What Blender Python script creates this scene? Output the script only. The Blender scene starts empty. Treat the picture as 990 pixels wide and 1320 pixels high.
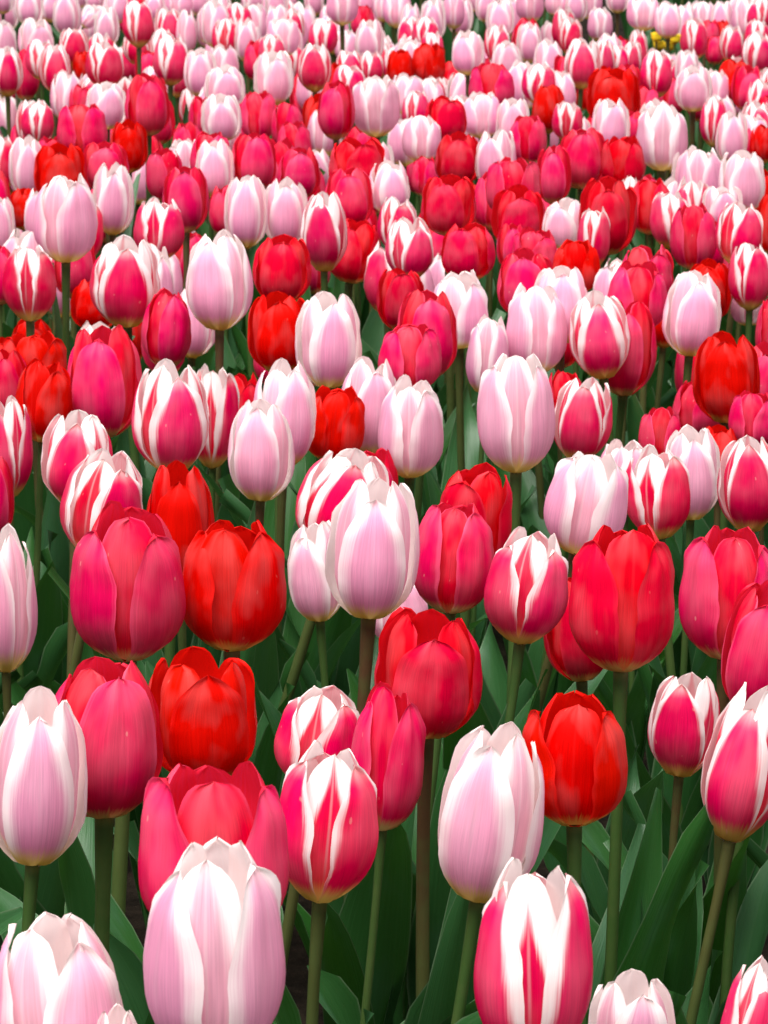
import bpy, math, random
import numpy as np
from mathutils import Vector, Matrix

random.seed(11)
R = math.radians
sc = bpy.context.scene
col = sc.collection

# ------------------------------------------------------------------ camera
F = 4400.0                      # focal length in photograph pixels (990 x 1320)
PITCH = math.atan(1110.0 / F)
CAM_H = 1.15
BLOOM_Z = 0.45                  # mean height of a bloom's middle above the soil
cam_d = bpy.data.cameras.new("camera")
cam = bpy.data.objects.new("camera", cam_d)
col.objects.link(cam)
cam.location = (0, 0, CAM_H)
cam.rotation_euler = (math.pi / 2 - PITCH, 0, 0)
cam_d.sensor_fit = 'VERTICAL'
cam_d.sensor_height = 36
cam_d.sensor_width = 27
cam_d.lens = F / 1320 * 36
cam_d.clip_start = 0.05
cam_d.clip_end = 2000
cam_d.dof.use_dof = True
cam_d.dof.focus_distance = 2.35
cam_d.dof.aperture_fstop = 45
sc.camera = cam

# ------------------------------------------------------------------ light: bright overcast
SUN_EL, SUN_AZ = 70, 205        # azimuth measured clockwise from +Y
w = bpy.data.worlds.new("World")
sc.world = w
w.use_nodes = True
nt = w.node_tree
nt.nodes.clear()
sky = nt.nodes.new('ShaderNodeTexSky')
sky.sky_type = 'NISHITA'
sky.sun_disc = False
sky.sun_elevation = R(SUN_EL)
sky.sun_rotation = R(SUN_AZ)
sky.air_density = 1.0
sky.dust_density = 6.0
sky.ozone_density = 1.0
hs = nt.nodes.new('ShaderNodeHueSaturation')
hs.inputs['Saturation'].default_value = 0.25      # cloud: nearly neutral
bg = nt.nodes.new('ShaderNodeBackground')
bg.inputs['Strength'].default_value = 0.065
out = nt.nodes.new('ShaderNodeOutputWorld')
nt.links.new(sky.outputs[0], hs.inputs['Color'])
nt.links.new(hs.outputs[0], bg.inputs['Color'])
nt.links.new(bg.outputs[0], out.inputs['Surface'])
sl = bpy.data.lights.new("sun", 'SUN')
sl.energy = 2.7
sl.angle = R(50)
sl.color = (1.0, 0.97, 0.93)
so = bpy.data.objects.new("sun", sl)
col.objects.link(so)
az, el = R(SUN_AZ), R(SUN_EL)
sd = Vector((math.sin(az) * math.cos(el), math.cos(az) * math.cos(el), math.sin(el)))
so.rotation_euler = sd.to_track_quat('Z', 'Y').to_euler()
sc.view_settings.view_transform = 'Standard'
sc.view_settings.look = 'None'
sc.view_settings.exposure = 1.40
sc.view_settings.gamma = 1.0
try:
    sc.cycles.max_bounces = 8
    sc.cycles.transmission_bounces = 6
except Exception:
    pass

# ------------------------------------------------------------------ materials
class NT:
    """small helper to write node trees as expressions"""
    def __init__(self, name):
        self.m = bpy.data.materials.new(name)
        self.m.use_nodes = True
        self.t = self.m.node_tree
        self.t.nodes.clear()
        self.out = self.n('ShaderNodeOutputMaterial')
    def n(self, k, **kw):
        x = self.t.nodes.new(k)
        for a, b in kw.items():
            setattr(x, a, b)
        return x
    def L(self, a, b):
        if isinstance(a, (int, float)):
            b.default_value = a
        elif isinstance(a, tuple):
            b.default_value = a if len(a) == 4 or b.type == 'VECTOR' else (*a, 1)
        else:
            self.t.links.new(a, b)
    def math(self, op, a, b=0.0, c=0.0, clamp=False):
        x = self.n('ShaderNodeMath', operation=op)
        x.use_clamp = clamp
        for s, v in zip(x.inputs, (a, b, c)):
            self.L(v, s)
        return x.outputs[0]
    def smooth(self, v, lo, hi, a=0.0, b=1.0):
        x = self.n('ShaderNodeMapRange', interpolation_type='SMOOTHSTEP')
        for s, q in zip(x.inputs, (v, lo, hi, a, b)):
            self.L(q, s)
        return x.outputs[0]
    def mix(self, f, a, b):
        x = self.n('ShaderNodeMix', data_type='RGBA')
        self.L(f, x.inputs[0])
        self.L(a, x.inputs[6])
        self.L(b, x.inputs[7])
        return x.outputs[2]
    def noise(self, vec, scale, detail=2.0, rough=0.5):
        x = self.n('ShaderNodeTexNoise')
        if vec is not None:
            self.L(vec, x.inputs['Vector'])
        x.inputs['Scale'].default_value = scale
        x.inputs['Detail'].default_value = detail
        x.inputs['Roughness'].default_value = rough
        return x.outputs[0]

PETAL_MAT = {}
#            lilac middle / margin / base / inside-face colour / margin threshold
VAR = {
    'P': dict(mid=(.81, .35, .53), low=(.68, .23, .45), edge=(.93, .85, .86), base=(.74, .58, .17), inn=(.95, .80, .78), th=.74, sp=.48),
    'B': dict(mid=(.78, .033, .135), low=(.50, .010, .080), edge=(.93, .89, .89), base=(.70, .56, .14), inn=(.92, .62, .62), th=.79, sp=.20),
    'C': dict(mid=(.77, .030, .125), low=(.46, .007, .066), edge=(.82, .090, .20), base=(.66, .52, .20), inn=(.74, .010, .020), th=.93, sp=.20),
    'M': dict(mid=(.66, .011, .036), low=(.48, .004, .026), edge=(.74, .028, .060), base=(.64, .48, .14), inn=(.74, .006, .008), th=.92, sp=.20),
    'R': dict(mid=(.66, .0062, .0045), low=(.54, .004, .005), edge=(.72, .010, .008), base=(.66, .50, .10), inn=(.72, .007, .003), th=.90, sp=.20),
}

def petal_material(v, inner):
    p = VAR[v]
    g = NT("petal_%s_%s" % ({'P': 'pale_pink', 'B': 'white_edged', 'C': 'crimson', 'M': 'deep_red', 'R': 'scarlet'}[v], 'inner' if inner else 'outer'))
    uv = g.n('ShaderNodeUVMap')
    sep = g.n('ShaderNodeSeparateXYZ')
    g.L(uv.outputs[0], sep.inputs[0])
    u, vv = sep.outputs[0], sep.outputs[1]
    oi = g.n('ShaderNodeObjectInfo')
    rnd = oi.outputs['Random']
    osep = g.n('ShaderNodeSeparateColor')          # each flower's own tint, shared by its petals
    g.L(oi.outputs['Color'], osep.inputs[0])
    fr, fg, fb = osep.outputs
    e = g.math('ABSOLUTE', g.math('SUBTRACT', g.math('MULTIPLY', u, 2.0), 1.0))
    comb = g.n('ShaderNodeCombineXYZ')
    # fibres fan out from the base to the tip
    g.L(g.math('MULTIPLY', u, 38.0), comb.inputs[0])
    g.L(g.math('MULTIPLY', vv, 1.3), comb.inputs[1])
    g.L(g.math('MULTIPLY', rnd, 57.0), comb.inputs[2])
    fib = g.noise(comb.outputs[0], 1.0, 3.0, .6)
    comb2 = g.n('ShaderNodeCombineXYZ')
    g.L(g.math('MULTIPLY', u, 2.2), comb2.inputs[0])
    g.L(g.math('MULTIPLY', vv, 2.2), comb2.inputs[1])
    g.L(g.math('MULTIPLY', rnd, 91.0), comb2.inputs[2])
    blot = g.noise(comb2.outputs[0], 1.0, 2.0)
    comb4 = g.n('ShaderNodeCombineXYZ')
    g.L(g.math('MULTIPLY', u, 95.0), comb4.inputs[0])
    g.L(g.math('MULTIPLY', vv, 3.5), comb4.inputs[1])
    g.L(g.math('MULTIPLY', rnd, 21.0), comb4.inputs[2])
    vein = g.noise(comb4.outputs[0], 1.0, 2.0, .6)
    # the margin: broader towards the tip, frayed by the fibres
    ee = g.math('ADD', e, g.math('MULTIPLY', g.math('SUBTRACT', fib, .5), {'P': .40, 'B': .28}.get(v, .30)))
    ee = g.math('ADD', ee, g.math('MULTIPLY', g.math('SUBTRACT', blot, .5), .24))
    if v == 'P':
        ee = g.math('ADD', ee, g.smooth(vv, .45, 1.0, -.05, .26))
    elif v == 'B':
        ee = g.math('ADD', ee, g.smooth(vv, .10, .85, -.16, .10))
        if inner:
            ee = g.math('ADD', ee, g.smooth(vv, .45, .92, 0.0, .34))
    th = p['th'] - (.24 if inner and v in 'B' else .10 if inner and v in 'P' else 0)
    tv = g.math('ADD', g.math('MULTIPLY', g.math('SUBTRACT', rnd, .5), .14 if v in 'PB' else .06), g.math('ADD', g.math('MULTIPLY', g.math('SUBTRACT', fg, .5), .18 if v in 'PB' else .08), th))
    lo = g.math('SUBTRACT', tv, p['sp'] * .5)
    hi = g.math('ADD', tv, p['sp'] * .5)
    margin = g.smooth(ee, lo, hi)
    if v in 'CMR':
        margin = g.math('MULTIPLY', margin, .8)
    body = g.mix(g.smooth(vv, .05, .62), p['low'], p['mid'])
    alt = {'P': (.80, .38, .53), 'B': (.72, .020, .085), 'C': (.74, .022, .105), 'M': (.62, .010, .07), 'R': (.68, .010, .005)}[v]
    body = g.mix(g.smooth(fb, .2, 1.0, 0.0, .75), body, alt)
    if inner and v in 'CM':
        body = g.mix(.65, body, p['inn'])
    if inner and v == 'B':
        body = g.mix(g.smooth(vv, .0, .5, .8, .30), body, (.72, .03, .02))
    if inner and v == 'P':
        body = g.mix(.5, body, (.86, .46, .54))
    # fibre tone within the coloured field
    dark = g.n('ShaderNodeHueSaturation')
    g.L(g.math('MULTIPLY', g.smooth(fib, .25, .75, .92, 1.07), g.math('MULTIPLY', g.smooth(vein, .25, .75, .90, 1.08), g.math('ADD', g.math('MULTIPLY', fr, .26), .86))), dark.inputs['Value'])
    g.L(g.smooth(blot, .3, .7, 1.04, .94), dark.inputs['Saturation'])
    g.L(g.math('ADD', g.math('MULTIPLY', g.math('SUBTRACT', rnd, .5), .0012 if v in 'RM' else .008), .5), dark.inputs['Hue'])
    g.L(body, dark.inputs['Color'])
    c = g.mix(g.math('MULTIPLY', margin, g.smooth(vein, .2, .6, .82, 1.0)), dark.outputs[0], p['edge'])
    # pale midrib line
    rib = g.math('MULTIPLY', g.smooth(g.math('ABSOLUTE', g.math('ADD', g.math('SUBTRACT', e, .0), g.math('MULTIPLY', g.math('SUBTRACT', fib, .5), .06))), .06, .012), (.22 if inner else .05 if v == 'P' else .0) if v in 'PB' else (.16 if inner else .0))
    c = g.mix(g.math('MULTIPLY', rib, g.smooth(vv, .15, .5)), c, p['edge'] if v in 'PB' else (.80, .05, .075) if v != 'R' else (.7, .02, .02))
    # cream yellow foot
    c = g.mix(g.smooth(g.math('ADD', vv, g.math('MULTIPLY', g.math('SUBTRACT', fib, .5), .14)), .25 if v in 'PB' else .20, .10), c, p['base'])
    if v in 'PB':
        c = g.mix(g.smooth(g.math('ADD', vv, g.math('MULTIPLY', blot, .1)), .90, 1.08, 0.0, .55), c, (.90, .80, .72))
    # a few pale flecks and nicks
    cb3 = g.n('ShaderNodeCombineXYZ')
    g.L(g.math('MULTIPLY', u, 13.0), cb3.inputs[0])
    g.L(g.math('MULTIPLY', vv, 11.0), cb3.inputs[1])
    g.L(g.math('MULTIPLY', rnd, 33.0), cb3.inputs[2])
    fl = g.noise(cb3.outputs[0], 1.0, 0.0)
    c = g.mix(g.smooth(fl, .83, .87, 0, .28 if v in 'BC' else .08), c, (.86, .62, .50))
    # the inside face of the petal has its own colour
    geo = g.n('ShaderNodeNewGeometry')
    ins = g.mix(g.smooth(fib, .3, .7, .15, .45), p['inn'], p['mid'] if v != 'P' else p['edge'])
    if v == 'B':
        ins = g.mix(margin, ins, (.90, .82, .80))
    c = g.mix(geo.outputs['Backfacing'], c, ins)
    # fine rib relief
    bp = g.n('ShaderNodeBump')
    bp.inputs['Strength'].default_value = .24
    bp.inputs['Distance'].default_value = .0010
    g.L(g.math('ADD', fib, g.math('MULTIPLY', vein, .55)), bp.inputs['Height'])
    pr = g.n('ShaderNodeBsdfPrincipled')
    g.L(c, pr.inputs['Base Color'])
    pr.inputs['Roughness'].default_value = .42
    pr.inputs['Specular IOR Level'].default_value = .08 if v in 'RM' else .14
    g.L(bp.outputs[0], pr.inputs['Normal'])
    tr = g.n('ShaderNodeBsdfTranslucent')
    g.L(c, tr.inputs['Color'])
    ms = g.n('ShaderNodeMixShader')
    ms.inputs[0].default_value = .42 if v in 'PB' else .34
    g.L(pr.outputs[0], ms.inputs[1])
    g.L(tr.outputs[0], ms.inputs[2])
    g.L(ms.outputs[0], g.out.inputs['Surface'])
    return g.m

for v in VAR:
    for inner in (0, 1):
        PETAL_MAT[v, inner] = petal_material(v, inner)

def stem_material():
    g = NT("stem_skin")
    uv = g.n('ShaderNodeUVMap')
    sep = g.n('ShaderNodeSeparateXYZ')
    g.L(uv.outputs[0], sep.inputs[0])
    oi = g.n('ShaderNodeObjectInfo')
    tc = g.n('ShaderNodeTexCoord')
    nz = g.noise(tc.outputs['Object'], 60, 3)
    brown = g.math('MULTIPLY', g.smooth(sep.outputs[1], .25, .95), g.smooth(oi.outputs['Random'], .35, 1.0))
    c = g.mix(brown, (.034, .075, .014), (.075, .034, .014))
    c = g.mix(g.smooth(sep.outputs[1], .975, 1.0, 0, .6), c, (.22, .21, .06))
    c = g.mix(g.smooth(nz, .35, .75, 0, .45), c, (.060, .085, .022))
    pr = g.n('ShaderNodeBsdfPrincipled')
    g.L(c, pr.inputs['Base Color'])
    pr.inputs['Roughness'].default_value = .5
    pr.inputs['Specular IOR Level'].default_value = .35
    g.L(pr.outputs[0], g.out.inputs['Surface'])
    return g.m

def leaf_material():
    g = NT("leaf_blade")
    uv = g.n('ShaderNodeUVMap')
    sep = g.n('ShaderNodeSeparateXYZ')
    g.L(uv.outputs[0], sep.inputs[0])
    oi = g.n('ShaderNodeObjectInfo')
    rnd = oi.outputs['Random']
    cb = g.n('ShaderNodeCombineXYZ')
    g.L(g.math('MULTIPLY', sep.outputs[0], 34.0), cb.inputs[0])
    g.L(g.math('MULTIPLY', sep.outputs[1], 2.0), cb.inputs[1])
    g.L(g.math('MULTIPLY', rnd, 40.0), cb.inputs[2])
    vein = g.noise(cb.outputs[0], 1.0, 2.0, .5)
    cb2 = g.n('ShaderNodeCombineXYZ')
    g.L(g.math('MULTIPLY', sep.outputs[0], 2.0), cb2.inputs[0])
    g.L(g.math('MULTIPLY', sep.outputs[1], 5.0), cb2.inputs[1])
    g.L(g.math('MULTIPLY', rnd, 73.0), cb2.inputs[2])
    bl = g.noise(cb2.outputs[0], 1.0, 4.0)
    c = g.mix(rnd, (.014, .078, .008), (.028, .096, .034))
    c = g.mix(g.smooth(vein, .35, .7, 0, .35), c, (.034, .110, .030))
    c = g.mix(g.smooth(bl, .5, .75, 0, .35), c, (.046, .115, .068))       # waxy bloom
    e = g.math('ABSOLUTE', g.math('SUBTRACT', g.math('MULTIPLY', sep.outputs[0], 2.0), 1.0))
    c = g.mix(g.smooth(e, .93, 1.0, 0, .5), c, (.16, .22, .13))
    bp = g.n('ShaderNodeBump')
    bp.inputs['Strength'].default_value = .35
    bp.inputs['Distance'].default_value = .0012
    g.L(vein, bp.inputs['Height'])
    pr = g.n('ShaderNodeBsdfPrincipled')
    g.L(c, pr.inputs['Base Color'])
    pr.inputs['Roughness'].default_value = .42
    pr.inputs['Specular IOR Level'].default_value = .4
    g.L(bp.outputs[0], pr.inputs['Normal'])
    tr = g.n('ShaderNodeBsdfTranslucent')
    g.L(g.mix(.5, c, (.05, .17, .01)), tr.inputs['Color'])
    ms = g.n('ShaderNodeMixShader')
    ms.inputs[0].default_value = .22
    g.L(pr.outputs[0], ms.inputs[1])
    g.L(tr.outputs[0], ms.inputs[2])
    g.L(ms.outputs[0], g.out.inputs['Surface'])
    return g.m

def soil_material():
    g = NT("dark_soil")
    tc = g.n('ShaderNodeTexCoord')
    n1 = g.noise(tc.outputs['Object'], 25, 8, .65)
    n2 = g.noise(tc.outputs['Object'], 2.0, 3)
    c = g.mix(g.smooth(n1, .35, .7), (.004, .003, .002), (.018, .013, .009))
    c = g.mix(g.smooth(n2, .55, .75, 0, .4), c, (.010, .014, .006))
    bp = g.n('ShaderNodeBump')
    bp.inputs['Strength'].default_value = .9
    bp.inputs['Distance'].default_value = .02
    g.L(n1, bp.inputs['Height'])
    pr = g.n('ShaderNodeBsdfPrincipled')
    g.L(c, pr.inputs['Base Color'])
    pr.inputs['Roughness'].default_value = .95
    pr.inputs['Specular IOR Level'].default_value = .05
    g.L(bp.outputs[0], pr.inputs['Normal'])
    g.L(pr.outputs[0], g.out.inputs['Surface'])
    return g.m

def plain(name, colr, rough=.5, trans=0.0):
    g = NT(name)
    tc = g.n('ShaderNodeTexCoord')
    nz = g.noise(tc.outputs['Object'], 45, 3)
    h = g.n('ShaderNodeHueSaturation')
    g.L(g.smooth(nz, .3, .7, .85, 1.12), h.inputs['Value'])
    h.inputs['Color'].default_value = (*colr, 1)
    pr = g.n('ShaderNodeBsdfPrincipled')
    g.L(h.outputs[0], pr.inputs['Base Color'])
    pr.inputs['Roughness'].default_value = rough
    g.L(pr.outputs[0], g.out.inputs['Surface'])
    return g.m

STEM_MAT, LEAF_MAT, SOIL_MAT = stem_material(), leaf_material(), soil_material()
YELLOW_MAT = plain("yellow_petal", (.80, .60, .02))

# ------------------------------------------------------------------ mesh helpers
def grid_faces(nu, nv, off=0):
    i = np.arange(nv)[:, None] * (nu + 1) + np.arange(nu)[None, :] + off
    return np.stack([i, i + 1, i + nu + 2, i + nu + 1], -1).reshape(-1, 4)

def make_mesh(name, verts, quads, uvs, mats, mat_idx=None):
    me = bpy.data.meshes.new(name)
    nv, nf = len(verts), len(quads)
    me.vertices.add(nv)
    me.vertices.foreach_set("co", np.asarray(verts, np.float32).ravel())
    me.loops.add(nf * 4)
    me.loops.foreach_set("vertex_index", np.asarray(quads, np.int32).ravel())
    me.polygons.add(nf)
    me.polygons.foreach_set("loop_start", np.arange(0, nf * 4, 4, dtype=np.int32))
    me.polygons.foreach_set("loop_total", np.full(nf, 4, np.int32))
    me.polygons.foreach_set("use_smooth", np.ones(nf, bool))
    if mat_idx is not None:
        me.polygons.foreach_set("material_index", np.asarray(mat_idx, np.int32))
    ul = me.uv_layers.new(name="UVMap")
    ul.data.foreach_set("uv", np.asarray(uvs, np.float32)[np.asarray(quads).ravel()].ravel())
    for m in mats:
        me.materials.append(m)
    me.update(calc_edges=True)
    return me

def curve(xs, ys, t):
    """monotone-ish smooth interpolation through control points"""
    xs, ys = np.asarray(xs, float), np.asarray(ys, float)
    m = np.gradient(ys, xs)
    i = np.clip(np.searchsorted(xs, t) - 1, 0, len(xs) - 2)
    h = xs[i + 1] - xs[i]
    s = (t - xs[i]) / h
    return ((2*s**3 - 3*s**2 + 1) * ys[i] + (s**3 - 2*s**2 + s) * h * m[i]
            + (-2*s**3 + 3*s**2) * ys[i+1] + (s**3 - s**2) * h * m[i+1])

TS = np.array([0, .06, .15, .30, .48, .66, .83, 1.0])
ZS = np.array([0, .026, .112, .268, .46, .65, .835, 1.0])

def petal_arrays(rng, W, H, opening, inner, var, nu, nv, phi, extra_flare=0.0):
    """one cupped petal; W bloom diameter, H height; phi azimuth (0 = towards -Y, + towards +X)"""
    t = 1 - (1 - np.linspace(0, 1, nv + 1)) ** 1.22
    u = np.linspace(-1, 1, nu + 1)
    o = opening + extra_flare + rng.uniform(-.05, .05)
    if inner:
        RS = np.array([.06, .24, .48, .71, .79, .77 + .06 * o, .57 + .26 * o, .22 + .46 * o])
    else:
        RS = np.array([.07, .29, .57, .875, 1.0, .925 + .06 * o, .72 + .27 * o, .29 + .58 * o])
    if var != 'B':
        RS[1:4] *= [1.12, 1.13, 1.05]
    r = curve(TS, RS, t) * W / 2
    z = curve(TS, ZS, t) * H * (rng.uniform(1.0, 1.06) if inner else rng.uniform(.925, 1.015))
    rd = {'P': .0, 'B': -.01, 'C': .055, 'M': .065, 'R': .05}[var] + (.08 if inner else 0) + rng.uniform(-.025, .035)
    hw = curve([0, .08, .22, .44, .60, .72, .82, .90, .955, .985, 1.0],
               [.16, .38, .64, .82, .80, .69 + rd * .5, .53 + rd * .9, .365 + rd * 1.1, .215 + rd, .10 + rd * .7, .012], t)
    hw = np.maximum(hw, .010) * (1.09 if var == 'B' and not inner else 1.0) * W / 2 * (.86 if inner else 1.0) * rng.uniform(.95, 1.05)
    if inner:
        rho = np.maximum(r, .40 * W / 2) * curve([0, .4, .8, 1.0], [1.0, .92, .78, .85], t)
    else:
        rho = np.maximum(r, .46 * W / 2) * curve([0, .3, .7, 1.0], [1.0, .88, .82, .92], t) * rng.uniform(.95, 1.06)
    a = np.clip(hw[:, None] / rho[:, None], 0, 1.75) * u[None, :]
    x = r[:, None] - rho[:, None] * (1 - np.cos(a))
    y = rho[:, None] * np.sin(a)
    zz = np.repeat(z[:, None], nu + 1, 1)
    # midrib furrow, edge ripple and a margin that lifts a little off the cup
    tt = t[:, None]
    x += -.030 * W / 2 * np.exp(-(u / .14) ** 2)[None, :] * np.sin(np.pi * tt) ** .7
    ph1, ph2 = rng.uniform(0, 6.28, 2)
    ripple = (np.sin(tt * 17 + ph1 + 2.0 * np.sign(u)[None, :]) * .5 + np.sin(tt * 31 + ph2) * .3)
    x += .030 * W * ripple * (np.abs(u)[None, :] ** 3) * (tt * (1.1 - tt) * 2.2)
    x += (rng.uniform(.01, .06) if not inner else .0) * W * (np.abs(u)[None, :] ** 2.5) * tt
    zz += .018 * H * np.sin(tt * 23 + ph2) * np.abs(u)[None, :] ** 3 * tt
    # slight twist / sideways sway of the tip
    y += rng.uniform(-.06, .06) * W * tt ** 2
    x += rng.uniform(-.025, .025) * W * tt ** 3
    if nu >= 10:
        q = rng.uniform(0, 6.28, 4)
        x += .007 * W * (np.sin(u * 5 + tt * 6 + q[0]) + np.sin(u * 9 - tt * 4 + q[1]))
    c, s = math.cos(phi), math.sin(phi)
    # local radial x -> world direction of azimuth phi
    X = x * s + y * c
    Y = -x * c + y * s
    V = np.stack([X, Y, zz], -1).reshape(-1, 3)
    UV = np.stack(np.broadcast_arrays((u[None, :] + 1) / 2, tt), -1).reshape(-1, 2)
    return V, grid_faces(nu, nv), UV

def tube_arrays(pts, radii, ns):
    pts = np.asarray(pts, float)
    n = len(pts)
    d = np.gradient(pts, axis=0)
    d /= np.linalg.norm(d, axis=1)[:, None]
    ref = np.array([1.0, 0, 0])
    b = np.cross(d, ref); b /= np.linalg.norm(b, axis=1)[:, None]
    a = np.cross(b, d)
    th = np.linspace(0, 2 * np.pi, ns + 1)
    V = pts[:, None, :] + np.asarray(radii)[:, None, None] * (np.cos(th)[None, :, None] * a[:, None, :] + np.sin(th)[None, :, None] * b[:, None, :])
    UV = np.stack(np.broadcast_arrays(th[None, :] / (2 * np.pi), np.linspace(0, 1, n)[:, None]), -1)
    return V.reshape(-1, 3), grid_faces(ns, n - 1), UV.reshape(-1, 2)

def stem_arrays(rng, base, top, dirtop, rad, ns=8, nseg=8):
    """bent stem from base (ground) to the bloom"""
    L = (top - base).length
    p1 = base + Vector((rng.uniform(-.02, .02), rng.uniform(-.02, .02), L * .45))
    p2 = top - dirtop * L * .35
    t = np.linspace(0, 1, nseg + 1)[:, None]
    P = (1-t)**3*np.array(base) + 3*(1-t)**2*t*np.array(p1) + 3*(1-t)*t*t*np.array(p2) + t**3*np.array(top)
    rr = rad * (1.12 - .22 * t[:, 0])
    rr[-1] *= 1.35
    return tube_arrays(P, rr, ns)

def leaf_arrays(rng, base, azim, L, wid, lean, curl, nu=6, nv=12):
    """lance-shaped channelled tulip leaf rising from the stem's foot"""
    s = np.linspace(0, 1, nv + 1)
    el = R(86) - R(lean) * s - R(curl) * s ** 1.7
    ds = L / nv
    rad = np.concatenate([[0], np.cumsum(np.cos((el[1:] + el[:-1]) / 2) * ds)]) + .006
    zz = np.concatenate([[0], np.cumsum(np.sin((el[1:] + el[:-1]) / 2) * ds)])
    hw = curve([0, .12, .35, .6, .82, .94, 1.0], [.34, .62, 1.0, .88, .50, .20, .01], s) * wid / 2
    u = np.linspace(-1, 1, nu + 1)
    fold = (1.15 - .75 * s)[:, None] * rng.uniform(.8, 1.2)
    a = u[None, :] * fold
    lat = hw[:, None] * np.sin(a) / np.maximum(fold, .05)
    dep = hw[:, None] * (1 - np.cos(a)) / np.maximum(fold, .05)
    dep += .22 * hw[:, None] * np.abs(u)[None, :]
    ph = rng.uniform(0, 6.28)
    wav = .15 * wid * np.sin(s * rng.uniform(7, 14) + ph)[:, None] * np.abs(u)[None, :] ** 1.5 * np.sign(u + 1e-6)[None, :] * s[:, None]
    tw = rng.uniform(-.9, .9) * s[:, None] ** 1.5
    nr, nz = -np.sin(el)[:, None], np.cos(el)[:, None]      # inward normal of the midrib curve
    off = dep + wav
    la = lat * np.cos(tw) - off * np.sin(tw)
    of = lat * np.sin(tw) + off * np.cos(tw)
    rr = rad[:, None] + nr * of
    z = zz[:, None] + nz * of
    side = rng.uniform(-.06, .06) * L * s[:, None] ** 2
    c, sn = math.cos(azim), math.sin(azim)
    X = base[0] + rr * c - (la + side) * sn
    Y = base[1] + rr * sn + (la + side) * c
    V = np.stack([X, Y, base[2] + z], -1).reshape(-1, 3)
    UV = np.stack(np.broadcast_arrays((u[None, :] + 1) / 2, s[:, None]), -1).reshape(-1, 2)
    return V, grid_faces(nu, nv), UV

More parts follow.
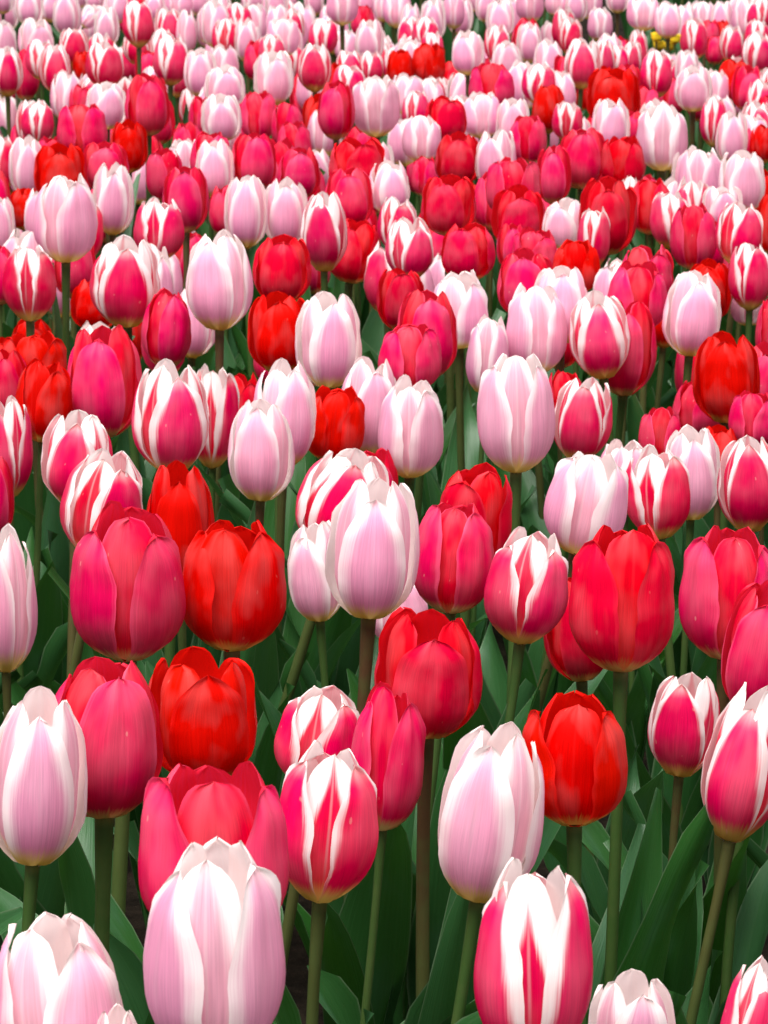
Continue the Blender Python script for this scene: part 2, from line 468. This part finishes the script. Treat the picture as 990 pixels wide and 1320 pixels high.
# ------------------------------------------------------------------ the catalogue of tulips in the photograph
# kind, middle x, tip y, foot y, width (photograph pixels), opening, turn, lean [, behind] | label
# P pale pink  B white-edged crimson  C crimson pink  M deep red  R scarlet
CAT = """
P 52 895 1118 130 .30 8 5 | big pale pink tulip cut by the left edge, standing before a magenta one
C 138 848 1055 156 .32 22 2 | large magenta tulip with one broad smooth petal, behind the big pale pink one
R 262 840 1010 144 .78 12 0 | wide open scarlet tulip above the gaping crimson cup, petal tips splayed
C 276 976 1225 194 .70 68 0 | gaping crimson tulip cup showing a red inside, behind the biggest pale pink bloom
P 277 1088 1372 180 .36 58 0 | biggest pale pink tulip, tall cup with white inner tips, at the bottom
B 421 960 1165 136 .34 60 5 | white-edged crimson tulip with two petals parting, in front of its half hidden twin
B 410 882 1020 112 .40 42 8 | half hidden white-edged tulip with a white top, behind the parted one
C 499 886 1073 97 .36 40 4 | narrow crimson tulip on a dark stem right of the two white-edged ones
M 552 784 952 140 .56 -6 2 | large deep red tulip with curled open rim, just above the narrow crimson one
R 740 893 1065 136 .48 58 0 | scarlet cup tulip with ragged rim, behind the upright pink one's shoulder
P 631 935 1165 136 .36 -24 8 | leaning pink tulip with a broad lilac side petal, left of the scarlet cup
B 686 1114 1385 152 .36 60 0 | big crimson tulip with a white centre stripe and white tips, bottom right
B 881 867 1003 93 .40 -18 5 | small round white-edged tulip on a long green stem above broad leaves
B 958 888 1088 106 .34 -24 10 | white-edged crimson tulip with small flecks, cut by the right edge on slanting stem
P 80 1178 1425 172 .40 32 0 | pale pink tulip in the bottom left corner with white overlapping inner petals
P 812 1250 1440 116 .56 10 0 | cream white tips of a tulip peeping over the bottom edge
B 968 1240 1420 88 .30 20 8 | speckled pale red tulip tip in the bottom right corner
P 155 1300 1500 76 .40 0 0 | white tulip tip barely showing at the bottom beside the corner pink bloom
C 168 654 853 148 .46 60 2 | large crimson tulip with two front petals parted, left of the big scarlet one
R 302 668 840 135 .48 46 2 | large scarlet tulip with yellow foot, right of the large crimson one
B 135 579 722 110 .38 32 10 | slanting white-striped crimson tulip just above the large crimson one
R 233 600 765 92 .42 4 0 | scarlet tulip with pointed broad petal between the striped and large scarlet ones
B 442 578 720 118 .36 12 14 | leaning striped crimson and white tulip behind the tall central blush one
C 480 580 710 76 .50 30 0 -1 | crimson rim behind the tall central blush tulip, right of the leaning striped one
P 480 617 800 122 .38 0 3 | tall central blush white tulip on a red brown stem
P 408 672 803 76 .36 -10 -4 -1 | lilac pink tulip half hidden left of the tall central blush one
P 512 735 832 80 .36 40 -8 -1 | lilac petals low behind the tall central blush tulip, above the deep red one
C 585 647 793 107 .42 44 4 | crimson tulip with bright petal pair, right of the tall central blush one
M 608 600 745 102 .55 -28 4 | deep red tulip with a pointed petal, just behind the bright crimson pair
B 678 684 832 108 .40 44 6 | white-striped crimson tulip leaning beside the large red cup
M 800 673 868 137 .50 60 0 | large red crimson cup with central ribbed petal above a dark stem
M 745 742 880 92 .30 20 -4 -1 | dark red flank of a tulip tucked behind the large red cup
C 937 682 853 124 .46 58 2 | crimson cup tulip with parted petals near the right edge, right of the large red one
C 980 752 928 104 .36 -14 5 | crimson tulip cut by the right edge, below the parted crimson cup
P 755 580 716 105 .38 56 11 | leaning pink tulip with white shoulders, directly above the large red cup
P 805 568 665 72 .40 30 0 -1 | pale pink tulip peeping behind the leaning pink and striped pair
B 847 579 697 86 .36 30 -4 | purple tinged striped tulip in front of the pale pink pair
P 890 550 672 78 .44 10 0 | pale pink tulip between the purple tinged and the egg shaped white-edged ones
B 965 563 688 84 .26 0 0 | egg shaped crimson tulip outlined in white, near the right edge
P 665 458 612 100 .44 58 0 | tall lilac pink tulip on thick brown stem, central right, well clear of others
B 750 487 597 76 .32 -14 6 | white-edged tulip leaning right, beside the tall lilac pink one
P 530 490 618 86 .44 48 2 | lilac tulip with frilled white rim, left of the tall lilac pink one
P 476 465 590 80 .42 20 3 | pale pink tulip between the vermilion open one and the frilled lilac one
R 431 498 598 78 .62 54 4 | vermilion open tulip squeezed between pale pink blooms
P 367 466 604 84 .40 26 2 | lilac tulip just behind the small pointed pink one
P 338 518 648 86 .36 0 2 | small pointed pink tulip with cream tip, front of a pink pair
B 222 466 612 102 .44 26 0 | widest striped crimson and white tulip, left half of a touching pair
B 276 472 606 66 .38 60 2 -1 | narrow striped tulip, right half of the touching striped pair
C 136 421 566 98 .38 0 0 | tall crimson tulip with a broad smooth front petal, left of the striped pair
R 58 464 572 76 .52 40 4 | scarlet tulip at left just below the ragged vermilion rim
R 44 429 520 84 .68 60 0 | ragged vermilion tulip rim at left, left of the tall crimson one
M 8 450 548 64 .40 10 0 | dark red tulip at the left edge beside the ragged vermilion rim
B 101 534 656 94 .42 -10 3 | white-topped crimson tulip standing below the tall crimson one
B 12 515 645 64 .36 -26 0 | white-edged tulip cut by the left edge, left of the white-topped crimson one
C -8 588 698 56 .36 10 0 | crimson sliver of a tulip at the left edge below the white-edged one
P 8 687 870 82 .38 -24 0 | pale pink tulip cut by the left edge beside the large crimson one
M 315 482 575 50 .55 30 0 -1 | red rim peeping between the touching striped pair and the lilac tulip
M 728 478 562 50 .46 40 0 -1 | small red tulip glimpsed between the tall lilac pink and the right leaning one
C 806 388 512 78 .42 -20 3 -1 | crimson tulip with a pale foot behind the oval white-edged one
B 772 378 490 80 .34 6 -6 | oval crimson tulip with white margins leaning against a crimson neighbour
P 892 350 461 76 .38 14 4 | pink tulip with a broad white margined petal above a stout brown stem
R 935 430 547 88 .46 0 0 | glossy scarlet tulip with broad front petal near the right edge
C 850 525 600 56 .50 56 0 | little crimson cup low between two stems, left of the glossy scarlet tulip
C 902 490 568 72 .40 20 0 -1 | crimson petals tucked under the glossy scarlet tulip
C 972 505 582 66 .50 40 0 | crimson tulip with rounded petals right below the glossy scarlet one
R 925 547 640 60 .46 0 0 -1 | scarlet patch of a tulip behind the egg shaped white outlined one
C 984 540 620 60 .52 20 0 -1 | rose crimson tulip at the right edge above the egg shaped white outlined one
C 529 420 507 82 .44 54 0 | crimson tulip, lowest of three reds stacked left of a slender pale pink one
C 550 373 492 80 .42 6 2 | crimson tulip, middle of the three stacked reds
M 517 346 428 62 .46 8 0 | red tulip, topmost of the three stacked reds
P 592 352 451 76 .46 40 0 | pale pink tulip with frilled rim on a tall slim green stem
P 629 410 512 56 .40 48 4 | slim lilac tulip low beside the slender green stem
P 690 368 485 80 .50 58 0 | blush tulip with three white tips in front of a frilled blush one
P 722 344 445 78 .46 0 0 | frilled blush tulip right behind the one with three white tips
C 820 338 430 78 .46 58 0 | crimson tulip with parted petals behind the oval white-margined one
C 832 316 400 70 .60 20 0 | rounded rose crimson tulip above the parted crimson one
C 677 322 412 74 .56 0 0 | rose crimson tulip with layered rounded petals behind blush white tips
C 690 296 362 62 .66 40 0 | full rounded rose tulip topping another layered rose one
R 742 309 380 62 .52 50 0 | scarlet cup next to the layered rose tulips
M 364 302 392 76 .46 0 0 | deep red tulip with a broad front petal, left of the white outlined egg
R 359 378 482 80 .52 -4 0 | scarlet red tulip with bright open rim left of the lilac white one
P 424 377 502 86 .46 2 0 | lilac white tulip with two tall side tips right of a scarlet one
P 283 300 428 86 .38 -10 0 | plump lilac pink tulip with cream foot, standing on a long bare stem
B 163 309 424 90 .38 10 0 | plump white-edged crimson tulip overlapping a pale pink twin bloom
P 195 318 434 64 .46 50 4 -1 | white pink tulip pressed behind the plump white-edged crimson one
C 217 374 476 66 .30 30 4 -1 | crimson tulip hiding low behind the pressed pair
R 124 368 428 64 .40 0 0 -1 | red tulip hiding low left behind the plump white-edged one
B 39 317 416 70 .38 60 0 | white-edged crimson tulip with flame red slit near the left edge
C 0 318 395 44 .36 0 0
C 243 298 372 52 .40 30 0 -1
B 206 257 338 66 .42 46 2
P 87 226 340 84 .42 44 2
B 112 262 340 44 .36 60 6 -1
P 147 212 305 54 .46 -6 2
R 78 186 264 68 .56 10 0
R 32 242 298 44 .40 0 0 -1
P 36 177 256 48 .42 8 0
B 5 176 246 38 .38 30 0
C -2 222 302 36 .36 0 0
P -2 254 332 46 .40 10 0
C 137 182 250 60 .55 0 0
R 167 156 224 48 .54 12 0
C 107 149 205 66 .52 58 0
B 49 131 187 43 .40 50 2
C 191 96 177 60 .40 14 0
P 138 106 168 54 .46 6 0
C 105 111 165 32 .40 30 0 -1
P 86 92 158 42 .40 30 0 -1
C 213 194 262 50 .42 -30 0
C 240 217 302 60 .42 0 0
C 272 171 240 54 .50 40 0
P 277 182 256 52 .48 2 0
C 328 171 248 60 .42 12 0
C 386 191 258 56 .44 12 0
P 317 229 322 58 .44 4 0
P 369 231 320 60 .50 -4 0
C 289 239 305 40 .40 -20 0 -1
B 418 249 352 63 .28 0 0
M 456 282 366 70 .46 -26 8 -1
C 450 216 296 64 .46 0 0
M 460 191 256 72 .66 20 0
P 502 209 278 56 .42 24 0
B 528 282 362 63 .38 24 0
B 513 254 328 52 .40 20 0
M 578 237 305 72 .56 -4 0
R 612 237 300 44 .50 40 0 -1
C 556 267 334 42 .46 0 0 -1
M 603 289 364 70 .50 -22 0
M 668 242 320 70 .50 2 0
C 661 204 284 70 .46 52 0
C 713 189 265 46 .42 0 0
M 590 172 242 60 .50 -2 0
C 548 201 255 36 .50 40 0 -1
P 638 169 245 54 .46 -20 0
P 727 257 322 58 .50 -10 0
B 765 269 347 44 .40 40 0
M 782 230 330 74 .48 -6 2
B 810 228 305 34 .40 50 4 -1
M 838 231 304 54 .46 40 0
B 863 247 323 52 .40 54 0
B 890 231 316 50 .40 58 4 -1
P 903 191 278 60 .46 44 0
P 956 196 278 62 .46 6 0
P 930 244 298 54 .52 0 0
B 952 260 344 62 .42 16 4
C 918 288 350 44 .40 0 0 -1
B 966 314 402 57 .38 26 0
R 912 336 416 62 .50 0 0 -1
P 964 372 421 46 .36 60 0 -1
C 994 386 474 44 .40 20 0
R 992 252 334 38 .40 0 0
P 853 136 222 66 .50 58 0
P 787 127 198 50 .46 2 0
C 750 166 245 66 .44 -4 0
C 810 144 192 46 .48 0 0
M 803 176 245 58 .54 50 0
R 790 103 165 72 .56 0 0
B 845 64 128 43 .40 40 0
B 750 51 116 48 .36 12 2
B 694 81 136 44 .40 48 0
B 731 132 184 40 .46 50 0
M 704 114 166 30 .30 0 0 -1
P 722 92 152 42 .40 30 0 -1
C 634 90 146 60 .50 56 0
P 621 119 180 50 .50 58 0
M 575 129 186 56 .50 24 0
P 543 149 211 51 .50 58 0
B 536 117 170 36 .42 40 0
P 485 99 178 61 .48 58 0
P 510 106 169 32 .40 0 0 -1
C 433 106 182 50 .40 -22 0
R 410 122 189 42 .46 0 0 -1
C 371 132 195 43 .44 42 0
C 333 119 185 46 .46 48 0
P 286 122 184 53 .48 0 0
C 260 126 180 34 .46 30 0 -1
P 290 92 142 54 .50 10 0
P 259 64 127 44 .46 6 0
P 353 67 137 52 .46 8 0
B 406 57 120 46 .42 0 0
B 351 44 90 36 .44 50 0
B 10 61 126 42 .36 8 0
C 34 64 132 36 .40 30 2 -1
B 72 59 122 42 .38 4 0
B 54 51 105 40 .44 40 0
B 96 37 88 40 .42 10 0
B 136 56 116 51 .46 28 0
R 106 66 110 24 .40 0 0 -1
P 48 24 82 48 .56 30 0
P 6 29 85 34 .42 20 0
P 38 -14 34 38 .36 6 0
P 64 -14 30 30 .36 30 0
P 4 -22 19 30 .40 0 0
P 85 -28 8 30 .40 10 0
P 101 -26 12 26 .40 40 0
P 123 -20 16 26 .40 0 0
P 138 9 62 34 .40 4 0
B 179 1 63 42 .36 40 0
B 178 38 85 40 .40 0 0 -1
B 217 11 66 36 .40 20 0
P 241 14 72 28 .40 30 0
B 221 45 112 46 .36 40 2
C 192 66 118 36 .40 0 0 -1
P 150 -10 32 34 .46 30 0
P 200 -8 28 28 .40 0 0
P 232 -17 24 36 .44 40 0
P 257 -24 23 30 .40 0 0
P 278 2 64 38 .44 20 0
P 303 4 58 36 .48 50 0 -1
B 290 24 75 34 .38 54 0
P 319 26 81 34 .42 -16 0
P 326 -20 18 30 .40 30 0
P 357 -22 29 31 .38 0 0
P 390 4 58 36 .50 30 0 -1
B 380 11 60 28 .40 10 0
P 365 24 75 42 .50 58 0
B 417 24 74 38 .42 48 0
P 441 -18 34 42 .38 54 0
P 472 -20 25 28 .40 10 0
P 494 -18 30 26 .40 40 0
P 405 -24 22 26 .40 0 0
P 476 26 82 39 .44 0 0
P 446 38 82 30 .48 40 0 -1
B 450 67 104 36 .46 10 0
B 479 67 110 32 .42 30 0
B 450 91 130 44 .46 40 0
P 512 -18 38 38 .38 50 0
P 529 6 68 28 .40 10 0 -1
P 558 1 55 34 .42 0 0
P 585 -10 39 28 .40 54 0
P 609 -22 16 30 .40 0 0
P 645 1 50 38 .44 -10 0
P 683 -22 31 37 .38 54 0
P 719 -18 22 34 .40 50 0
P 743 -14 30 30 .40 0 0
B 549 22 70 37 .46 50 0
B 557 41 84 30 .46 60 0
R 552 56 112 44 .46 60 0
R 516 64 112 36 .52 0 0
P 603 41 98 44 .40 -16 0
B 641 32 84 34 .40 22 0
P 653 54 110 41 .44 4 0
P 682 31 83 34 .44 0 0
P 709 29 83 30 .42 50 0 -1
B 726 11 66 32 .44 50 0
B 735 24 73 31 .40 16 0
M 583 80 124 36 .50 20 0 -1
M 622 74 110 24 .50 40 0 -1
P 525 96 150 44 .50 30 0
P 773 10 55 33 .42 54 0
P 796 -24 18 31 .40 0 0
P 761 -22 27 30 .40 50 0
P 829 -3 41 43 .44 58 0
P 861 3 51 37 .48 20 0
P 882 7 58 32 .46 0 0 -1
P 908 2 46 30 .46 40 0
P 930 2 48 30 .44 -6 0
P 948 -2 44 28 .42 40 0 -1
B 979 -2 43 36 .40 58 0
P 957 6 48 34 .44 0 0 -1
B 894 24 79 37 .42 40 0
C 914 26 74 30 .40 10 0 -1
R 930 27 68 26 .44 0 0 -1
B 942 34 82 33 .42 16 0
C 921 47 85 24 .38 0 0 -1
B 976 42 96 42 .42 20 0
B 822 40 96 26 .44 10 0
B 814 54 100 26 .42 0 0
B 795 59 104 32 .46 40 0
B 778 51 104 30 .46 20 0
C 800 49 92 26 .50 0 0 -1
P 885 64 115 32 .50 0 0
P 862 68 112 26 .46 30 0 -1
R 778 86 125 26 .46 0 0 -1
C 808 84 134 36 .46 0 0
P 893 86 145 50 .52 -4 0
P 921 90 144 36 .48 50 0
R 945 77 134 42 .56 20 0
C 963 86 145 42 .42 4 2
B 989 90 146 28 .40 30 0
B 919 126 191 35 .44 48 0
P 942 144 214 42 .46 0 0
C 953 164 212 38 .48 50 0
R 983 162 212 36 .50 20 0
P 968 147 195 44 .52 40 0
C 988 124 172 28 .40 0 0
C 680 149 214 50 .56 50 0
P 661 127 196 44 .52 -4 0
C 866 98 152 34 .44 20 0 -1
C 833 112 172 36 .46 30 0 -1
B 560 100 150 32 .44 30 0 -1
C 660 290 350 40 .46 0 0 -1
P 885 196 262 40 .46 0 0 -1
C 480 214 280 40 .46 40 0 -1
C 18 186 250 40 .40 0 0 -1
R 5 440 500 60 .50 0 0 -1
P 115 11 36 18 .60 40 38 | little tilted cream tulip glimpsed through a gap between stems in the farthest rows
P 770 186 240 36 .46 20 0 -1
P 745 150 210 36 .46 0 0 -1
"""
VNAME = {'P': 'pale pink', 'B': 'white-edged', 'C': 'crimson', 'M': 'deep red', 'R': 'scarlet'}

class T: pass

def parse():
    L = []
    for line in CAT.strip().splitlines():
        a, _, lab = line.partition('|')
        p = a.split()
        t = T()
        t.v = p[0]
        t.cx, t.top, t.base, t.w, t.open, t.yaw, t.lean = map(float, p[1:8])
        t.behind = len(p) > 8
        t.label = lab.strip()
        t.yc = (t.top + t.base) / 2
        t.h = t.base - t.top
        L.append(t)
    return L

CD = Vector((0, math.cos(PITCH), -math.sin(PITCH)))
CU = Vector((0, math.sin(PITCH), math.cos(PITCH)))
CX = Vector((1, 0, 0))
CO = Vector((0, 0, CAM_H))
KZ = (CAM_H - BLOOM_Z) * F / math.cos(PITCH)

def ray_point(x, y, z):
    """the place in the field seen at photograph pixel x, y at distance z"""
    return CO + z * (CD + (x - 495) / F * CX - (y - 660) / F * CU)

tulips = parse()
for t in tulips:
    zexp = KZ / (t.yc + 450)
    wexp = .060 * F / zexp
    t.z = zexp * min(1.08, max(.90, (t.w / wexp) ** -.40)) * (1.05 if t.behind else 1.0)
# real tulips cannot share a place: separate those that would overlap, front one nearer
def order(t): return t.base - (60 * t.w / 80 if t.behind else 0)
for it in range(60):
    moved = 0
    for t in tulips:
        t.p = ray_point(t.cx, t.yc, t.z)
        t.W = t.w * t.z / F
    for i, a in enumerate(tulips):
        for b in tulips[i + 1:]:
            if abs(a.cx - b.cx) > .55 * (a.w + b.w) or abs(a.yc - b.yc) > 1.2 * (a.h + b.h):
                continue
            d = math.hypot(a.p.x - b.p.x, a.p.y - b.p.y)
            need = .47 * (a.W + b.W) + .004
            f, k = (a, b) if order(a) > order(b) else (b, a)
            # a bloom that hides part of another stands nearer
            if abs(a.cx - b.cx) < .47 * (a.w + b.w) and abs(a.yc - b.yc) < .47 * (a.h + b.h) and f.z > k.z - .5 * need:
                e = f.z - k.z + .5 * need
                k.z += .20 * e
                f.z -= .20 * e
                moved += 1
            if d < need:
                k.z += .22 * (need - d) + .001
                f.z -= .16 * (need - d)
                moved += 1
    if not moved:
        break

# ------------------------------------------------------------------ labels for the ones without a hand-written one
def describe():
    def hplace(x):
        return ('at the left edge' if x < 25 else 'far left' if x < 190 else 'left of centre' if x < 400 else
                'central' if x < 590 else 'right of centre' if x < 790 else 'far right' if x < 965 else 'at the right edge')
    def vplace(y):
        for lim, s in ((12, 'farthest row'), (45, 'second farthest row'), (75, 'third farthest row'), (105, 'fourth farthest row'),
                       (140, 'fifth farthest row'), (180, 'sixth farthest row'), (225, 'seventh farthest row'), (275, 'eighth farthest row'), (9999, 'ninth farthest row')):
            if y < lim:
                return s
    used = {t.label for t in tulips if t.label}
    def nb(t, kind):
        best, bd = None, 1e9
        for o in tulips:
            if o is t: continue
            dx, dy = (o.cx - t.cx) / t.w, (o.yc - t.yc) / t.h
            if kind == 'front' and dy > .15 and abs(dx) < .75: d = dy + abs(dx)
            elif kind == 'left' and dx < -.3 and abs(dy) < .6: d = -dx + abs(dy)
            elif kind == 'right' and dx > .3 and abs(dy) < .6: d = dx + abs(dy)
            elif kind == 'back' and dy < -.15 and abs(dx) < .75: d = -dy + abs(dx)
            else: continue
            if d < bd and d < 2.2: best, bd = o, d
        return VNAME[best.v] if best else None
    groups = {}
    for t in tulips:
        if t.label: continue
        f, l, r, k = nb(t, 'front'), nb(t, 'left'), nb(t, 'right'), nb(t, 'back')
        me = VNAME[t.v] + ' tulip'
        place = vplace(t.yc) + ' ' + hplace(t.cx)
        rel = []
        if f: rel.append('behind a %s one' % f)
        if l and r and l == r: rel.append('between two %s ones' % l)
        elif l and r: rel.append('between %s and %s ones' % (l, r))
        elif l: rel.append('right of a %s one' % l)
        elif r: rel.append('left of a %s one' % r)
        t.cands = [me + ' ' + x + ', ' + place for x in rel] + [me + ' ' + ' '.join(rel) + ', ' + place]
        if k: t.cands.append(me + ' before a %s one, ' % k + place)
    todo = [t for t in tulips if not t.label]
    count = {}
    for t in todo:
        for c in set(t.cands): count[c] = count.get(c, 0) + 1
    for t in todo:
        ok = [c for c in t.cands if count[c] == 1 and len(c.split()) <= 16]
        t.label = ok[0] if ok else ''
        t.tie = t.cands[0]
    ties = {}
    for t in todo:
        if not t.label: ties.setdefault(t.tie, []).append(t)
    for c, L in ties.items():
        # alike neighbours: number them from left to right along the row
        same = sorted([t for t in todo if c in t.cands], key=lambda q: q.cx)
        names = ['leftmost', 'second', 'third', 'fourth', 'fifth', 'sixth', 'seventh', 'eighth']
        for t in L:
            i = same.index(t)
            tag = 'rightmost' if i == len(same) - 1 and i > 0 else names[min(i, 7)]
            t.label = tag + ' ' + c
    return
describe()

# ------------------------------------------------------------------ setting
bm_v = []
n = 80
rng0 = np.random.default_rng(3)
xs = np.linspace(-3, 3, n + 1)
ys = np.linspace(.2, 13, n + 1)
gx, gy = np.meshgrid(xs, ys)
gz = .012 * np.sin(gx * 9 + gy * 3) + .012 * np.sin(gy * 13 - gx * 4) + rng0.normal(0, .007, gx.shape) - .012
edge = np.minimum.reduce([gx + 3, 3 - gx, gy - .2, 13 - gy]).clip(0, .5) / .5
gz = gz * edge + .004 * edge
V = np.stack([gx, gy, gz], -1).reshape(-1, 3)
o = bpy.data.objects.new("soil", make_mesh("soil", V, grid_faces(n, n), V[:, :2], [SOIL_MAT]))
o['kind'] = 'structure'
col.objects.link(o)
gv = np.array([[-400, -400, -.06], [400, -400, -.06], [400, 800, -.06], [-400, 800, -.06]], float)
o = bpy.data.objects.new("ground", make_mesh("ground", gv, np.array([[0, 1, 2, 3]]), gv[:, :2] / 10, [plain("lawn_green", (.045, .09, .02), .9)]))
o['kind'] = 'structure'
col.objects.link(o)

# ------------------------------------------------------------------ tulips
def tulip_geometry(t, rng, res, leaves):
    """returns list of (part name, V, Q, UV, material) in world coordinates plus the foot position"""
    z = t.z
    bx = t.cx - math.sin(R(t.lean)) * t.h * .5
    by = t.base - .02 * t.h
    foot = ray_point(bx, by, z)
    W = t.w * z / F * 1.01
    # angle of the sight line below the horizontal at this bloom
    dirn = (ray_point(t.cx, t.yc, z) - CO).normalized()
    th = math.asin(-dirn.z)
    Happ = t.h * z / F
    tipr = (.24 + .45 * t.open)
    H = (Happ - (.50 * tipr + .05) * W * math.sin(th)) / (1.02 * math.cos(th))
    H = max(H, 1.02 * W)
    rot = Matrix.Rotation(R(t.lean), 3, 'Y') @ Matrix.Rotation(rng.uniform(-.05, .05), 3, 'X')
    rm = np.array(rot)
    parts = []
    nu, nv = res
    for inner in (1, 0):
        for k in range(3):
            phi = R(t.yaw + 120 * k + (60 if inner else 0) + rng.uniform(-9, 9))
            # front petals hold the cup, a petal turned away may gape further
            fl = rng.uniform(-.03, .06) + (rng.uniform(.06, .16) if rng.random() < .2 else 0)
            V, Q, UV = petal_arrays(rng, W, H, t.open, inner, t.v, nu, nv, phi, fl)
            parts.append(('petal', V @ rm.T + np.array(foot), Q, UV, PETAL_MAT[t.v, inner]))
    axis = rot @ Vector((0, 0, 1))
    g = Vector((foot.x - math.tan(R(t.lean)) * foot.z * .75 + rng.uniform(-.012, .012), foot.y + rng.uniform(-.03, .03), -.005))
    rad = min(.0056, .064 * W * rng.uniform(.9, 1.1))
    V, Q, UV = stem_arrays(rng, g, foot + axis * .0035, axis, rad, 8 if nu >= 8 else 6, 8 if nu >= 8 else 5)
    parts.append(('stem', V, Q, UV, STEM_MAT))
    a0 = rng.uniform(0, 6.28)
    top = max(.16, foot.z - .03)
    for k in range(leaves):
        Lf = top * (.55 if abs(t.cx - 850) < 30 and t.yc < 60 else 1) * rng.uniform(.66, .97) * (1.0 if k < 2 else .8) / .92
        V, Q, UV = leaf_arrays(rng, g + Vector((0, 0, .02 * k)), a0 + k * 2.3 + rng.uniform(-.4, .4), Lf, rng.uniform(.044, .078),
                               rng.uniform(4, 24), rng.choice([0, 6, 14, 30]), 6 if nu >= 8 else 4, 12 if nu >= 8 else 7)
        parts.append(('leaf', V, Q, UV, LEAF_MAT))
    return parts, g

MAXI = 300
rank = sorted(tulips, key=lambda t: -t.w * t.h * (.35 if t.behind else 1) * (.5 if t.top < -10 else 1))
single = set(id(t) for t in rank[:MAXI])
print("tulips", len(tulips))
mass = []
for i, t in enumerate(tulips):
    rng = np.random.default_rng(100 + i)
    res = (14, 18) if t.w > 60 else (10, 12) if t.w > 42 else (8, 10)
    parts, g = tulip_geometry(t, rng, res, 4 if t.w > 80 else 3 if t.w > 56 else 2)
    if id(t) not in single:
        mass += parts
        continue
    root = bpy.data.objects.new("tulip", None)
    root.empty_display_size = .03
    root.location = g
    root['label'] = t.label
    root['category'] = 'tulip'
    root['group'] = 'tulips growing in the flower bed'
    col.objects.link(root)
    ga = np.array(g)
    tint = (*rng.uniform(0, 1, 3), 1)
    for nm, V, Q, UV, m in parts:
        ob = bpy.data.objects.new(nm, make_mesh(nm, V - ga, Q, UV, [m]))
        ob.color = tint
        ob.parent = root
        col.objects.link(ob)

# the rest of the bed: the hindmost rows and the flowers either side of the view
rr = random.Random(5)
zfar = max(t.p.y for t in tulips)
def filler(x, y, v, rng, sink=0.0):
    t = T()
    t.v, t.open, t.yaw, t.lean = v, rr.uniform(.3, .55), rr.uniform(0, 120), rr.uniform(-4, 4)
    P = Vector((x, y, BLOOM_Z + rr.uniform(-.04, .03) - sink))
    d = P - CO
    t.z = d.dot(CD)
    t.cx = 495 + F * d.dot(CX) / t.z
    t.yc = 660 - F * d.dot(CU) / t.z
    t.w = rr.uniform(.050, .064) * F / t.z
    t.h = t.w * 1.45
    t.top, t.base = t.yc - t.h / 2, t.yc + t.h / 2
    return tulip_geometry(t, rng, (6, 8), 2)[0]
cnt = 0
y = 1.75
while y < zfar + 2.6:
    half = (y * .1125 + .08) if y < zfar + .12 else -1
    lim = y * .1125 + .42
    x = -lim + rr.uniform(0, .1)
    while x < lim:
        if abs(x) > half and not (.44 < x < .68 and y > zfar - .6):
            c = rr.random()
            far = y > zfar - .8
            v = ('P' if c < .85 else 'B') if far else ('P' if c < .38 else 'B' if c < .6 else 'C' if c < .8 else 'R' if c < .9 else 'M')
            mass += filler(x, y + rr.uniform(-.03, .03), v, np.random.default_rng(9000 + cnt))
            cnt += 1
        x += rr.uniform(.10, .14)
    y += .13
# blooms half hidden among the far rows
yy = 3.7
while yy < zfar + .1:
    lim = yy * .1125 + .08
    x = -lim + rr.uniform(0, .07)
    while x < lim:
        px, py = x + rr.uniform(-.02, .02), yy + rr.uniform(-.03, .03)
        if min(math.hypot(t.p.x - px, t.p.y - py) for t in tulips) > .064:
            near = min(tulips, key=lambda t: math.hypot(t.p.x - px, t.p.y - py))
            hid = rr.uniform(.055, .11)
            d = Vector((px, py, BLOOM_Z)) - CO
            if not (.44 < px < .68 and py > zfar - .6) and rr.random() < .40:
                mass += filler(px, py, near.v if rr.random() < .7 else rr.choice('PPCB'), np.random.default_rng(20000 + cnt), hid)
                cnt += 1
        x += .07
    yy += .09
mats, mi = [], {}
Vs, Qs, Us, Ms, off = [], [], [], [], 0
for nm, V, Q, UV, m in mass:
    if m.name not in mi:
        mi[m.name] = len(mats)
        mats.append(m)
    Vs.append(V); Qs.append(Q + off); Us.append(UV); Ms.append(np.full(len(Q), mi[m.name]))
    off += len(V)
o = bpy.data.objects.new("tulips", make_mesh("tulips", np.concatenate(Vs), np.concatenate(Qs), np.concatenate(Us), mats, np.concatenate(Ms)))
o.color = (.5, .5, .4, 1)
o['kind'] = 'stuff'
o['label'] = 'more tulips filling the hindmost rows of the bed'
col.objects.link(o)
print("fill", cnt, "single", len(single), "faces in mass", sum(len(q) for q in Qs))

# small yellow flowers seen between the stems of the hindmost row
yz = max(t.z for t in tulips if abs(t.cx - 845) < 30 and t.yc < 60) + .16
for k, (px, py, where) in enumerate(((846, 49, 'upper left of the group'), (849, 60, 'lower left of the group'), (861, 46, 'topmost of the group'),
                                     (870, 52, 'rightmost of the group'), (863, 61, 'lowest of the group'))):
    rng = np.random.default_rng(700 + k)
    P = ray_point(px, py + 5, yz + .03 * (k % 3))
    g = Vector((P.x, P.y, -.005))
    root = bpy.data.objects.new("yellow_flower", None)
    root.location = g
    root['label'] = 'small yellow flower between far stems, ' + where
    root['category'] = 'flower'
    root['group'] = 'yellow flowers behind the hindmost tulips'
    col.objects.link(root)
    for j in range(6):
        V, Q, UV = petal_arrays(rng, .022, .020, .95, j % 2, 'R', 4, 6, j * 1.047 + .3, .35)
        ob = bpy.data.objects.new("petal", make_mesh("petal", V + np.array(P - g), Q, UV, [YELLOW_MAT]))
        ob.parent = root
        col.objects.link(ob)
    V, Q, UV = stem_arrays(rng, Vector((0, 0, 0)), P - g, Vector((0, 0, 1)), .002, 6, 4)
    ob = bpy.data.objects.new("stem", make_mesh("stem", V, Q, UV, [STEM_MAT]))
    ob.parent = root
    col.objects.link(ob)
